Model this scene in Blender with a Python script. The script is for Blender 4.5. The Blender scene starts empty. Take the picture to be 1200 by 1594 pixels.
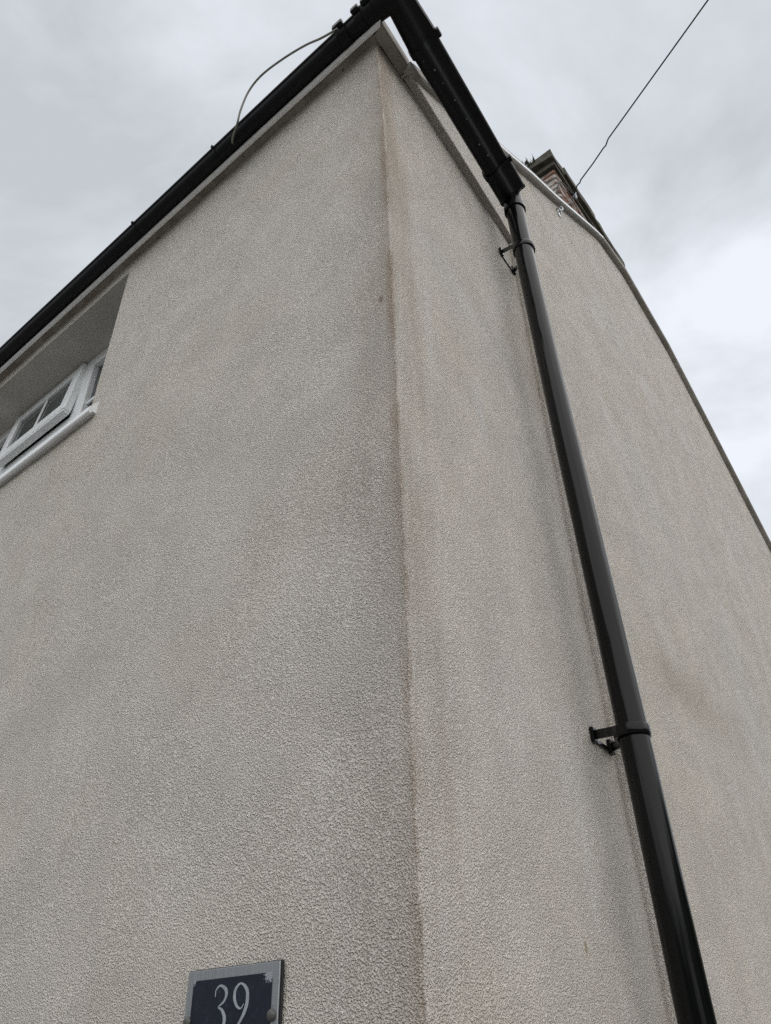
import bpy, bmesh, math, random
from mathutils import Vector, Matrix, noise

random.seed(39)
scene = bpy.context.scene
COL = scene.collection

# ------------------------------------------------------------------ camera
EYE = 1.60                                   # camera height above the ground
cam_data = bpy.data.cameras.new('camera')
cam = bpy.data.objects.new('camera', cam_data)
COL.objects.link(cam)
cam_data.sensor_fit = 'HORIZONTAL'
cam_data.sensor_width = 36.0
cam_data.lens = 36.0 * 1151.69 / 1200.0
cam_data.clip_start = 0.02
cam_data.clip_end = 2000.0
YAW, PITCH, ROLL = -0.6577, 0.6238, -0.0320
fwd = Vector((math.sin(YAW) * math.cos(PITCH), math.cos(YAW) * math.cos(PITCH), math.sin(PITCH)))
rgt = Vector((math.cos(YAW), -math.sin(YAW), 0.0))
upv = rgt.cross(fwd)
r2 = rgt * math.cos(ROLL) + upv * math.sin(ROLL)
u2 = -rgt * math.sin(ROLL) + upv * math.cos(ROLL)
cam.matrix_world = Matrix(((r2.x, u2.x, -fwd.x, 0.7133),
                           (r2.y, u2.y, -fwd.y, -0.9757),
                           (r2.z, u2.z, -fwd.z, EYE),
                           (0, 0, 0, 1)))
scene.camera = cam

# ------------------------------------------------------------------ sky and light (overcast day)
SUN_EL, SUN_AZ = math.radians(44), math.radians(112)      # azimuth from +Y towards +X
world = bpy.data.worlds.new('World')
scene.world = world
world.use_nodes = True
wn, wl = world.node_tree.nodes, world.node_tree.links
wn.clear()
w_out = wn.new('ShaderNodeOutputWorld')
w_bg = wn.new('ShaderNodeBackground'); w_bg.inputs['Strength'].default_value = 0.11
sky = wn.new('ShaderNodeTexSky'); sky.sky_type = 'NISHITA'; sky.sun_disc = False
sky.sun_elevation = SUN_EL; sky.sun_rotation = SUN_AZ
sky.air_density = 1.0; sky.dust_density = 3.0
w_tc = wn.new('ShaderNodeTexCoord')
w_sep = wn.new('ShaderNodeSeparateXYZ')
wl.new(w_tc.outputs['Generated'], w_sep.inputs[0])
w_add = wn.new('ShaderNodeMath'); w_add.operation = 'ADD'; w_add.inputs[1].default_value = 0.25
w_abs = wn.new('ShaderNodeMath'); w_abs.operation = 'ABSOLUTE'
wl.new(w_sep.outputs['Z'], w_abs.inputs[0]); wl.new(w_abs.outputs[0], w_add.inputs[0])
w_dx = wn.new('ShaderNodeMath'); w_dx.operation = 'DIVIDE'
w_dy = wn.new('ShaderNodeMath'); w_dy.operation = 'DIVIDE'
wl.new(w_sep.outputs['X'], w_dx.inputs[0]); wl.new(w_add.outputs[0], w_dx.inputs[1])
wl.new(w_sep.outputs['Y'], w_dy.inputs[0]); wl.new(w_add.outputs[0], w_dy.inputs[1])
w_cmb = wn.new('ShaderNodeCombineXYZ')
wl.new(w_dx.outputs[0], w_cmb.inputs['X']); wl.new(w_dy.outputs[0], w_cmb.inputs['Y'])
w_n1 = wn.new('ShaderNodeTexNoise')
w_n1.inputs['Scale'].default_value = 2.1; w_n1.inputs['Detail'].default_value = 7.0
w_n1.inputs['Roughness'].default_value = 0.56; w_n1.inputs['Distortion'].default_value = 0.35
w_map = wn.new('ShaderNodeMapping'); w_map.inputs['Location'].default_value = (12.5, 14.8, 0.0)
wl.new(w_cmb.outputs[0], w_map.inputs['Vector']); wl.new(w_map.outputs[0], w_n1.inputs['Vector'])
w_ramp = wn.new('ShaderNodeValToRGB')
w_ramp.color_ramp.elements[0].position = 0.38; w_ramp.color_ramp.elements[0].color = (3.58, 3.80, 4.00, 1)
w_ramp.color_ramp.elements[1].position = 0.64; w_ramp.color_ramp.elements[1].color = (5.60, 5.85, 6.28, 1)
wl.new(w_n1.outputs['Fac'], w_ramp.inputs['Fac'])
w_mix = wn.new('ShaderNodeMix'); w_mix.data_type = 'RGBA'; w_mix.inputs['Factor'].default_value = 0.94
wl.new(sky.outputs[0], w_mix.inputs['A']); wl.new(w_ramp.outputs[0], w_mix.inputs['B'])
wl.new(w_mix.outputs['Result'], w_bg.inputs['Color']); wl.new(w_bg.outputs[0], w_out.inputs['Surface'])

sun_data = bpy.data.lights.new('sun', 'SUN')
sun_data.energy = 1.5; sun_data.angle = math.radians(125); sun_data.color = (1.0, 0.96, 0.90)
sun = bpy.data.objects.new('sun', sun_data); COL.objects.link(sun)
sd = Vector((math.sin(SUN_AZ) * math.cos(SUN_EL), math.cos(SUN_AZ) * math.cos(SUN_EL), math.sin(SUN_EL)))
sun.rotation_euler = sd.to_track_quat('Z', 'Y').to_euler()
sun.location = sd * 30

scene.view_settings.view_transform = 'Standard'
scene.view_settings.look = 'None'
scene.view_settings.exposure = 0.56
scene.view_settings.gamma = 1.0
scene.view_settings.use_curve_mapping = False
scene.cycles.use_denoising = False
scene.cycles.sample_clamp_indirect = 2.0
scene.cycles.max_bounces = 5
scene.cycles.diffuse_bounces = 3
scene.cycles.glossy_bounces = 3

# ------------------------------------------------------------------ frames of reference
DL = -0.0731                                   # the side wall is not quite square to the front
S = Vector((math.sin(DL), math.cos(DL), 0.0))  # along the side wall, away from the corner
N = Vector((S.y, -S.x, 0.0))                   # outwards from the side wall
def F(x, y, z):                                # front wall: x along, y (negative = proud), z above eye level
    return Vector((x, y, z + EYE))
def SP(a, o, z):                               # side wall: a along, o proud, z above eye level
    return S * a + N * o + Vector((0, 0, z + EYE))
HA, PROUD = 1.06, 0.028                        # the gable's thicker render starts here
HINGE = S * HA + N * PROUD
def GP(a, o, z):                               # gable wall beyond the step; a counted on from the corner
    return Vector((HINGE.x + o, HINGE.y + (a - HA), z + EYE))

def tag(o, label=None, cat=None, group=None, kind=None):
    if label: o['label'] = label
    if cat: o['category'] = cat
    if group: o['group'] = group
    if kind: o['kind'] = kind
    return o
def obj(name, bm_or_me, mat=None, parent=None, smooth=None):
    if isinstance(bm_or_me, bmesh.types.BMesh):
        bmesh.ops.recalc_face_normals(bm_or_me, faces=bm_or_me.faces)
        me = bpy.data.meshes.new(name); bm_or_me.to_mesh(me); bm_or_me.free()
    else:
        me = bm_or_me
    if mat and not me.materials: me.materials.append(mat)
    if smooth is not None:
        for p in me.polygons: p.use_smooth = True
        if smooth < 3.1: me.set_sharp_from_angle(angle=smooth)
    o = bpy.data.objects.new(name, me); COL.objects.link(o)
    if parent:
        o.parent = parent
        o.matrix_parent_inverse = Matrix.Translation(-parent.location) if parent.type == 'EMPTY' else Matrix()
    return o
def empty(name, loc):
    o = bpy.data.objects.new(name, None); COL.objects.link(o); o.location = loc
    o.empty_display_size = 0.1
    return o
def B(): return bmesh.new()
def hexa(bm, p, bev=0.0, seg=1):
    """box from 8 corners: bottom loop then top loop"""
    v = [bm.verts.new(q) for q in p]
    fs = [bm.faces.new([v[i] for i in f]) for f in ((3, 2, 1, 0), (4, 5, 6, 7), (0, 1, 5, 4), (1, 2, 6, 5), (2, 3, 7, 6), (3, 0, 4, 7))]
    if bev:
        es = {e for f in fs for e in f.edges}
        bmesh.ops.bevel(bm, geom=list(es), offset=bev, segments=seg, affect='EDGES', profile=0.6)
    return bm
def fbox(bm, x0, x1, y0, y1, z0, z1, bev=0.0, fn=F, seg=1):
    return hexa(bm, [fn(x0, y0, z0), fn(x1, y0, z0), fn(x1, y1, z0), fn(x0, y1, z0),
                     fn(x0, y0, z1), fn(x1, y0, z1), fn(x1, y1, z1), fn(x0, y1, z1)], bev, seg)
def sweep(bm, path, rad, n=12, caps=True, prof=None):
    """tube (or open profile) swept along points; rad may be a list"""
    rings = []
    P = [Vector(p) for p in path]
    t_prev = None; nrm = None
    for i, p in enumerate(P):
        t = (P[min(i + 1, len(P) - 1)] - P[max(i - 1, 0)]).normalized()
        if nrm is None:
            nrm = t.orthogonal().normalized()
        else:
            q = t_prev.rotation_difference(t); nrm = (q @ nrm).normalized()
        t_prev = t
        b = t.cross(nrm)
        r = rad[i] if isinstance(rad, (list, tuple)) else rad
        rings.append([bm.verts.new(p + (nrm * math.cos(k * 2 * math.pi / n) + b * math.sin(k * 2 * math.pi / n)) * r) for k in range(n)])
    for a, b in zip(rings, rings[1:]):
        for k in range(n):
            bm.faces.new((a[k], a[(k + 1) % n], b[(k + 1) % n], b[k]))
    if caps:
        bm.faces.new(rings[0][::-1]); bm.faces.new(rings[-1])
    return bm
def loft(bm, rings, closed=True, cap=True):
    R = [[bm.verts.new(p) for p in r] for r in rings]
    n = len(R[0])
    for a, b in zip(R, R[1:]):
        for k in range(n if closed else n - 1):
            bm.faces.new((a[k], a[(k + 1) % n], b[(k + 1) % n], b[k]))
    if closed and cap:
        bm.faces.new(R[0][::-1]); bm.faces.new(R[-1])
    return bm
def spline(pts, m=8):
    P = [Vector(p) for p in pts]
    out = []
    for i in range(len(P) - 1):
        p0, p1, p2, p3 = P[max(i - 1, 0)], P[i], P[i + 1], P[min(i + 2, len(P) - 1)]
        for k in range(m):
            t = k / m
            out.append(0.5 * ((2 * p1) + (p2 - p0) * t + (2 * p0 - 5 * p1 + 4 * p2 - p3) * t * t + (3 * p1 - p0 - 3 * p2 + p3) * t ** 3))
    out.append(P[-1])
    return out
def lerp_table(t, x):
    if x <= t[0][0]: return t[0][1]
    for (a, b), (c, d) in zip(t, t[1:]):
        if x <= c: return b + (d - b) * (x - a) / (c - a)
    return t[-1][1]
def frange(a, b, step):
    n = max(1, int(math.ceil(abs(b - a) / step - 1e-6)))
    return [a + (b - a) * i / n for i in range(n + 1)]

# ------------------------------------------------------------------ materials
class NT:
    def __init__(self, name):
        self.m = bpy.data.materials.new(name); self.m.use_nodes = True
        self.n, self.l = self.m.node_tree.nodes, self.m.node_tree.links
        self.bsdf = self.n['Principled BSDF']
        g = self.n.new('ShaderNodeNewGeometry'); self.pos = g.outputs['Position']; self.geo = g
    def val(self, op, a, b=None, c=None, clamp=False):
        m = self.n.new('ShaderNodeMath'); m.operation = op; m.use_clamp = clamp
        for i, v in enumerate((a, b, c)):
            if v is None: continue
            if isinstance(v, (int, float)): m.inputs[i].default_value = v
            else: self.l.new(v, m.inputs[i])
        return m.outputs[0]
    def noise(self, scale, detail=2.0, rough=0.5, vec=None, dist=0.0, stretch=None, loc=None):
        t = self.n.new('ShaderNodeTexNoise'); t.inputs['Scale'].default_value = scale
        t.inputs['Detail'].default_value = detail; t.inputs['Roughness'].default_value = rough
        t.inputs['Distortion'].default_value = dist
        v = vec or self.pos
        if stretch or loc:
            mp = self.n.new('ShaderNodeMapping')
            if stretch: mp.inputs['Scale'].default_value = stretch
            if loc: mp.inputs['Location'].default_value = loc
            self.l.new(v, mp.inputs['Vector']); v = mp.outputs[0]
        self.l.new(v, t.inputs['Vector'])
        return t.outputs['Fac']
    def ramp(self, fac, lo, hi, a=0.0, b=1.0):
        r = self.n.new('ShaderNodeMapRange'); r.interpolation_type = 'SMOOTHSTEP'
        r.inputs['From Min'].default_value = lo; r.inputs['From Max'].default_value = hi
        r.inputs['To Min'].default_value = a; r.inputs['To Max'].default_value = b
        self.l.new(fac, r.inputs['Value']); return r.outputs[0]
    def mix(self, fac, a, b, mode='MIX'):
        m = self.n.new('ShaderNodeMix'); m.data_type = 'RGBA'; m.blend_type = mode
        if isinstance(fac, (int, float)): m.inputs['Factor'].default_value = fac
        else: self.l.new(fac, m.inputs['Factor'])
        for k, v in (('A', a), ('B', b)):
            if isinstance(v, tuple): m.inputs[k].default_value = v if len(v) == 4 else (*v, 1)
            else: self.l.new(v, m.inputs[k])
        return m.outputs['Result']
    def bump(self, h, dist, strength=1.0, prev=None):
        b = self.n.new('ShaderNodeBump'); b.inputs['Distance'].default_value = dist
        b.inputs['Strength'].default_value = strength
        self.l.new(h, b.inputs['Height'])
        if prev is not None: self.l.new(prev, b.inputs['Normal'])
        return b.outputs['Normal']
    def set(self, color=None, rough=None, normal=None, metal=None, spec=None):
        for k, v in (('Base Color', color), ('Roughness', rough), ('Normal', normal), ('Metallic', metal), ('Specular IOR Level', spec)):
            if v is None: continue
            if isinstance(v, tuple): self.bsdf.inputs[k].default_value = v if len(v) == 4 else (*v, 1)
            elif isinstance(v, (int, float)): self.bsdf.inputs[k].default_value = v
            else: self.l.new(v, self.bsdf.inputs[k])
        return self.m

def mat_render():
    """cream grained wall render with rusty run-off at the house corner"""
    t = NT('grained_render')
    sep = t.n.new('ShaderNodeSeparateXYZ'); t.l.new(t.pos, sep.inputs[0])
    X, Y, Z = sep.outputs
    # grain: crowded little lumps with pits between them
    fine = t.noise(560, 1, 0.5)
    mid = t.noise(290, 1.5, 0.6)
    patch = t.noise(5.5, 2, 0.5, loc=(2.0, 3.0, 1.0))
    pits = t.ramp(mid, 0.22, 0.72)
    h = t.val('ADD', t.val('MULTIPLY', pits, 1.0), t.val('MULTIPLY', fine, 0.45))
    nrm = t.bump(t.val('MULTIPLY', h, t.ramp(patch, 0.3, 0.7, 0.85, 1.08)), 0.0056, 1.0)
    # colour
    big = t.noise(1.6, 2, 0.55)
    base = t.mix(t.ramp(big, 0.25, 0.75), (0.790, 0.735, 0.662), (0.785, 0.745, 0.698))
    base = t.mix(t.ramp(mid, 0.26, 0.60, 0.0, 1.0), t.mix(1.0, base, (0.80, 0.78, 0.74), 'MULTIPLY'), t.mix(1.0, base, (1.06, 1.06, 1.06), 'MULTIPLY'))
    # horizontal distance from the corner, wobbling with height
    d = t.val('SQRT', t.val('ADD', t.val('MULTIPLY', X, X), t.val('MULTIPLY', Y, Y)))
    front = t.ramp(Y, 0.004, 0.012, 1.0, 0.0)
    side = t.val('SUBTRACT', 1.0, front)
    wob = t.noise(3.0, 3, 0.6, stretch=(1.0, 1.0, 0.55))
    dw = t.val('ADD', d, t.val('MULTIPLY', t.val('SUBTRACT', wob, 0.5), 0.24))
    runs = t.noise(16, 2, 0.6, stretch=(1.0, 1.0, 0.09))
    # grey-brown dirt beside the corner on the front wall
    dirt = t.val('MULTIPLY', t.ramp(dw, -0.02, 0.24, 1.0, 0.0), t.val('MULTIPLY', t.ramp(runs, 0.25, 0.7, 0.55, 1.0), t.ramp(mid, 0.30, 0.62, 1.0, 0.55)))
    dirt_f = t.val('MULTIPLY', t.val('MULTIPLY', dirt, front), 0.75)
    base = t.mix(dirt_f, base, (0.40, 0.345, 0.285))
    dirt_s = t.val('MULTIPLY', t.val('MULTIPLY', t.ramp(dw, 0.02, 0.30, 1.0, 0.0), t.ramp(runs, 0.35, 0.7, 0.1, 1.0)), t.val('MULTIPLY', side, 0.42))
    base = t.mix(dirt_s, base, (0.46, 0.395, 0.32))
    # rust along the arris, broken into patches
    rust_n = t.noise(10, 3, 0.65, stretch=(1.0, 1.0, 0.30), loc=(4.0, 1.0, 2.0))
    rust = t.val('MULTIPLY', t.ramp(d, 0.006, 0.026, 1.0, 0.0), t.ramp(rust_n, 0.40, 0.62))
    rust = t.val('MULTIPLY', t.val('MULTIPLY', t.val('MULTIPLY', rust, t.ramp(Y, 0.0, 0.012, 1.0, 0.35)), t.ramp(Z, 1.7, 3.4, 0.35, 0.75)), t.ramp(mid, 0.34, 0.56, 1.0, 0.35))
    base = t.mix(rust, base, (0.30, 0.185, 0.108))
    edge = t.val('MULTIPLY', t.val('MULTIPLY', t.ramp(t.val('ADD', d, t.val('MULTIPLY', t.val('SUBTRACT', rust_n, 0.5), 0.08)), 0.0, 0.030, 1.0, 0.0), front), t.ramp(mid, 0.30, 0.60, 0.85, 0.40))
    edge = t.val('MULTIPLY', edge, t.val('MULTIPLY', t.ramp(rust_n, 0.40, 0.60, 0.18, 1.0), t.ramp(Z, 1.7, 3.9, 0.45, 0.9)))
    base = t.mix(edge, base, (0.40, 0.31, 0.22))
    # scuffed pale bead showing just round the corner
    scuff = t.val('MULTIPLY', t.val('MULTIPLY', t.ramp(d, 0.007, 0.022, 1.0, 0.0), t.ramp(Y, 0.0, 0.004)), t.ramp(rust_n, 0.44, 0.58, 1.0, 0.0))
    base = t.mix(t.val('MULTIPLY', scuff, 0.7), base, (0.80, 0.765, 0.70))
    # pinkish brown wash near the top of the side wall by the corner
    wash = t.val('MULTIPLY', t.val('MULTIPLY', t.ramp(dw, 0.00, 0.14, 1.0, 0.0), t.ramp(Z, 2.9, 4.3, 0.0, 1.0)), t.val('MULTIPLY', side, 0.65))
    base = t.mix(wash, base, (0.47, 0.375, 0.29))
    # pale washed streaks on the side wall and front wall
    st = t.noise(9, 3, 0.6, stretch=(1.0, 1.0, 0.07), loc=(0.0, 5.0, 0.0))
    st2 = t.noise(2.4, 2, 0.55, loc=(9.0, 2.0, 1.0))
    pale = t.val('MULTIPLY', t.ramp(st, 0.50, 0.72), t.ramp(st2, 0.42, 0.62))
    base = t.mix(t.val('MULTIPLY', pale, t.val('ADD', 0.25, t.val('MULTIPLY', side, 0.35))), base, (0.84, 0.82, 0.80))
    # damp, greenish run below the middle of the gable
    gx = t.val('SUBTRACT', Y, 1.85)
    gz = t.val('SUBTRACT', Z, 2.66)
    gd = t.val('SQRT', t.val('ADD', t.val('MULTIPLY', t.val('MULTIPLY', gx, gx), 0.16), t.val('MULTIPLY', t.val('MULTIPLY', gz, gz), 3.2)))
    green = t.val('MULTIPLY', t.ramp(t.val('ADD', gd, t.val('MULTIPLY', wob, 0.5)), 0.22, 0.60, 1.0, 0.0), 0.45)
    base = t.mix(t.val('MULTIPLY', green, side), base, (0.40, 0.350, 0.255))
    # dirt and painted shade on the pipe side of the panel come last
    # small brown scab on the front wall beside the corner; ochre drip on the side wall
    def blob(x, y, z, rx, ry, rz):
        q = None
        for ax, c, r in ((X, x, rx), (Y, y, ry), (Z, z, rz)):
            e = t.val('DIVIDE', t.val('SUBTRACT', ax, c), r); e = t.val('MULTIPLY', e, e)
            q = e if q is None else t.val('ADD', q, e)
        return t.ramp(t.val('ADD', q, t.val('MULTIPLY', mid, 1.6)), 0.7, 1.7, 1.0, 0.0)
    base = t.mix(t.val('MULTIPLY', blob(-0.033, 0.0, EYE + 1.56, 0.012, 0.03, 0.020), 0.7), base, (0.19, 0.135, 0.09))
    p = SP(0.621, 0, 0.148)
    base = t.mix(t.val('MULTIPLY', blob(p.x, p.y, p.z, 0.03, 0.009, 0.02), 0.8), base, (0.38, 0.27, 0.13))
    # hairline split beside the arris low down
    hair = t.val('ABSOLUTE', t.val('ADD', t.val('ADD', X, 0.004), t.val('MULTIPLY', t.val('SUBTRACT', t.noise(40, 2, 0.6, stretch=(0.0, 0.0, 1.0)), 0.5), 0.006)))
    crack = t.val('MULTIPLY', t.val('MULTIPLY', t.ramp(hair, 0.0005, 0.0016, 1.0, 0.0), t.ramp(Z, EYE + 0.22, EYE + 0.50, 1.0, 0.0)), t.val('MULTIPLY', t.ramp(Y, 0.004, 0.012, 1.0, 0.0), t.ramp(rust_n, 0.40, 0.56, 0.1, 1.0)))
    base = t.mix(t.val('MULTIPLY', crack, 0.40), base, (0.16, 0.115, 0.08))
    # dirt plus painted occlusion shade along the edge of the thicker gable render
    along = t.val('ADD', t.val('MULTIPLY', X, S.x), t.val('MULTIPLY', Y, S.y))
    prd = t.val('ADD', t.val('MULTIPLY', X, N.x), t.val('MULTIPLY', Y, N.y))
    grime_shade = t.val('MULTIPLY', t.val('MULTIPLY', t.ramp(t.val('ADD', along, t.val('MULTIPLY', t.val('SUBTRACT', wob, 0.5), 0.12)), HA - 0.17, HA - 0.02), t.ramp(prd, 0.006, 0.012, 1.0, 0.0)), t.ramp(along, HA + 0.01, HA + 0.02, 1.0, 0.0))
    base = t.mix(t.val('MULTIPLY', grime_shade, 0.25), base, (0.30, 0.26, 0.215))
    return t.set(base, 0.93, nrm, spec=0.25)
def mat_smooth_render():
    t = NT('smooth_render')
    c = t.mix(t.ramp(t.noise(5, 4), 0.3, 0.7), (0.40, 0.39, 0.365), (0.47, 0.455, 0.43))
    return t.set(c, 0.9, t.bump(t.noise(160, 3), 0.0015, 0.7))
def mat_black_plastic(name, col, rough, drops=False):
    t = NT(name)
    dust = t.noise(7, 4, 0.6, stretch=(1, 1, 0.35))
    c = t.mix(t.ramp(dust, 0.45, 0.8), col, tuple(v * 2.0 + 0.002 for v in col))
    r = t.val('ADD', rough, t.val('MULTIPLY', t.noise(22, 4, 0.65, stretch=(1, 1, 0.3)), 0.16))
    n = t.bump(t.noise(14, 2, 0.5, stretch=(1, 1, 0.25)), 0.0025, 0.35)
    if drops:
        tr = t.noise(60, 3, 0.6, stretch=(1, 1, 0.03))
        c = t.mix(t.val('MULTIPLY', t.ramp(tr, 0.56, 0.70), 0.5), c, (0.022, 0.022, 0.022))
        r = t.val('ADD', r, t.val('MULTIPLY', t.ramp(tr, 0.52, 0.66), 0.16))
        n = t.bump(t.noise(34, 2, 0.5, stretch=(1, 1, 0.05)), 0.006, 0.5, n)
    return t.set(c, r, n, spec=0.24)
def mat_upvc(name='white_plastic', col=(0.84, 0.86, 0.88), dirt=0.16):
    t = NT(name)
    g = t.ramp(t.noise(12, 5, 0.65, stretch=(1, 1, 1)), 0.45, 0.75)
    c = t.mix(t.val('MULTIPLY', g, dirt), col, (0.30, 0.285, 0.25))
    return t.set(c, 0.42, None, spec=0.45)
def mat_soffit():
    t = NT('grubby_soffit_board')
    g = t.ramp(t.noise(9, 5, 0.65), 0.35, 0.7)
    c = t.mix(g, (0.30, 0.27, 0.235), (0.19, 0.165, 0.14))
    c = t.mix(t.ramp(t.noise(45, 3, 0.6), 0.66, 0.74), c, (0.05, 0.045, 0.04))
    return t.set(c, 0.75, t.bump(t.noise(60, 3), 0.001, 0.5))
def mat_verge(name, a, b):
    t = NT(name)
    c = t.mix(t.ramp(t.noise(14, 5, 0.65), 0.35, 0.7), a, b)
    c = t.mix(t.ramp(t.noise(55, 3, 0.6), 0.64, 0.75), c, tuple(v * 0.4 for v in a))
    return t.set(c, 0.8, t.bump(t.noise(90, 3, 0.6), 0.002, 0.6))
def mat_brick():
    t = NT('weathered_red_brick')
    oi = t.n.new('ShaderNodeObjectInfo')
    c = t.mix(oi.outputs['Random'], (0.20, 0.085, 0.056), (0.32, 0.150, 0.092))
    c = t.mix(t.ramp(t.noise(28, 4, 0.6), 0.42, 0.62), c, (0.20, 0.135, 0.10))
    c = t.mix(t.val('MULTIPLY', t.ramp(t.noise(8, 4, 0.65), 0.46, 0.60), 0.75), c, (0.50, 0.48, 0.45))   # flaking old limewash
    return t.set(c, 0.92, t.bump(t.noise(70, 4, 0.65), 0.004, 0.8))
def mat_mortar():
    t = NT('lime_mortar')
    c = t.mix(t.ramp(t.noise(20, 4, 0.6), 0.35, 0.7), (0.50, 0.485, 0.455), (0.33, 0.315, 0.285))
    return t.set(c, 0.95, t.bump(t.noise(80, 4, 0.65), 0.006, 0.8))
def mat_stone_cap():
    t = NT('blackened_stone_cap')
    c = t.mix(t.ramp(t.noise(9, 5, 0.65), 0.35, 0.65), (0.055, 0.050, 0.042), (0.115, 0.108, 0.082))
    c = t.mix(t.ramp(t.noise(30, 3, 0.6), 0.62, 0.72), c, (0.17, 0.165, 0.12))
    return t.set(c, 0.93, t.bump(t.noise(40, 5, 0.65), 0.012, 0.9))
def mat_slate():
    t = NT('roof_slate')
    c = t.mix(t.ramp(t.noise(6, 4), 0.35, 0.65), (0.075, 0.08, 0.09), (0.12, 0.12, 0.125))
    return t.set(c, 0.6, t.bump(t.noise(30, 3), 0.004, 0.6))
def mat_simple(name, col, rough, metal=0.0, bump=None):
    t = NT(name)
    c = t.mix(t.ramp(t.noise(60, 3, 0.6), 0.35, 0.7), col, tuple(v * 0.72 for v in col))
    return t.set(c, rough, t.bump(t.noise(bump, 3), 0.001, 0.5) if bump else None, metal)
def mat_glass():
    t = NT('window_glass')
    c = t.mix(t.ramp(t.noise(2.5, 2), 0.4, 0.6), (0.035, 0.045, 0.045), (0.060, 0.072, 0.072))
    return t.set(c, 0.06, t.bump(t.noise(3.0, 1), 0.002, 0.25), spec=0.6)
def mat_brushed():
    t = NT('brushed_aluminium')
    g = t.noise(420, 3, 0.6, stretch=(1.0, 1.0, 0.035))
    c = t.mix(g, (0.30, 0.315, 0.335), (0.46, 0.475, 0.495))
    c = t.mix(t.val('MULTIPLY', t.ramp(t.noise(90, 4, 0.7), 0.58, 0.70), 0.5), c, (0.16, 0.16, 0.16))
    return t.set(c, t.val('ADD', 0.36, t.val('MULTIPLY', g, 0.25)), t.bump(g, 0.0003, 0.4), 0.85)
def mat_navy():
    t = NT('navy_enamel_flaking')
    sep = t.n.new('ShaderNodeSeparateXYZ'); t.l.new(t.pos, sep.inputs[0])
    X, _, Z = sep.outputs
    def near(cx, cz, r):
        a = t.val('SUBTRACT', X, cx); b = t.val('SUBTRACT', Z, cz)
        return t.ramp(t.val('SQRT', t.val('ADD', t.val('MULTIPLY', a, a), t.val('MULTIPLY', b, b))), 0.0, r, 1.0, 0.0)
    m = t.val('MAXIMUM', near(-0.293, EYE + 0.096, 0.020), near(-0.476, EYE + 0.096, 0.010))
    fl = t.ramp(t.val('ADD', t.noise(330, 3, 0.6), t.val('MULTIPLY', m, 0.38)), 0.70, 0.72)
    fl = t.val('MULTIPLY', fl, t.ramp(m, 0.05, 0.1))
    c = t.mix(t.ramp(t.noise(70, 4, 0.6), 0.5, 0.75), (0.008, 0.010, 0.024), (0.018, 0.021, 0.042))
    c = t.mix(fl, c, (0.30, 0.315, 0.335))
    return t.set(c, t.val('ADD', 0.30, t.val('MULTIPLY', t.noise(50, 3), 0.2)), t.bump(fl, 0.0006, -0.6), spec=0.4)
def mat_ground():
    t = NT('worn_paving')
    c = t.mix(t.ramp(t.noise(300, 3, 0.6), 0.35, 0.7), (0.13, 0.127, 0.12), (0.24, 0.235, 0.225))
    c = t.mix(t.ramp(t.noise(0.6, 4), 0.4, 0.7), c, (0.17, 0.165, 0.155))
    return t.set(c, 0.85, t.bump(t.noise(220, 3), 0.006, 0.8))

M_REND = mat_render(); M_SMOOTH = mat_smooth_render()
M_GUT = mat_black_plastic('black_gutter_plastic', (0.0030, 0.0032, 0.0046), 0.36)
M_PIPE = mat_black_plastic('glossy_black_downpipe', (0.0022, 0.0024, 0.0030), 0.06, True)
M_UPVC = mat_upvc(); M_FASC = mat_upvc('grubby_white_fascia', (0.86, 0.87, 0.88), 0.16)
M_SOFF = mat_soffit()
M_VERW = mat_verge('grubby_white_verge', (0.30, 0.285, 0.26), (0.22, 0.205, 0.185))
M_VERM = mat_verge('mortared_verge', (0.34, 0.32, 0.29), (0.24, 0.222, 0.195))
M_BRICK = mat_brick(); M_MORT = mat_mortar(); M_CAP = mat_stone_cap(); M_SLATE = mat_slate()
M_GLASS = mat_glass(); M_ALU = mat_brushed(); M_NAVY = mat_navy()
M_SILVER = mat_simple('silver_print', (0.40, 0.43, 0.48), 0.45, 0.2)
M_WIRE = mat_simple('black_wire', (0.022, 0.022, 0.024), 0.6)
M_COAX = mat_simple('faded_cable_sheath', (0.20, 0.20, 0.165), 0.55)
M_GALV = mat_simple('galvanised_steel', (0.50, 0.52, 0.54), 0.38, 0.9)
M_DIRT = mat_simple('corroded_brass', (0.13, 0.128, 0.12), 0.6, 0.5, 300)
M_DARK = mat_simple('dark_rubber', (0.015, 0.015, 0.017), 0.6)
M_MOSS = mat_simple('dark_moss', (0.030, 0.033, 0.016), 0.95, 0.0, 60)
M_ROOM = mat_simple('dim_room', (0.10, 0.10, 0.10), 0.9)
M_GND = mat_ground()
M_REFL_HILL = mat_simple('dark_reflection_hill', (0.050, 0.062, 0.034), 0.95)  # dark tone of the unseen slopes added for the pipe's reflections

# ------------------------------------------------------------------ ground
bm = B()
for x0 in range(-400, 400, 100):
    for y0 in range(-400, 400, 100):
        vs = [bm.verts.new((x, y, 0)) for x, y in ((x0, y0), (x0 + 100, y0), (x0 + 100, y0 + 100), (x0, y0 + 100))]
        bm.faces.new(vs)
bmesh.ops.remove_doubles(bm, verts=bm.verts, dist=0.01)
tag(obj('ground', bm, M_GND), kind='structure')

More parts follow.
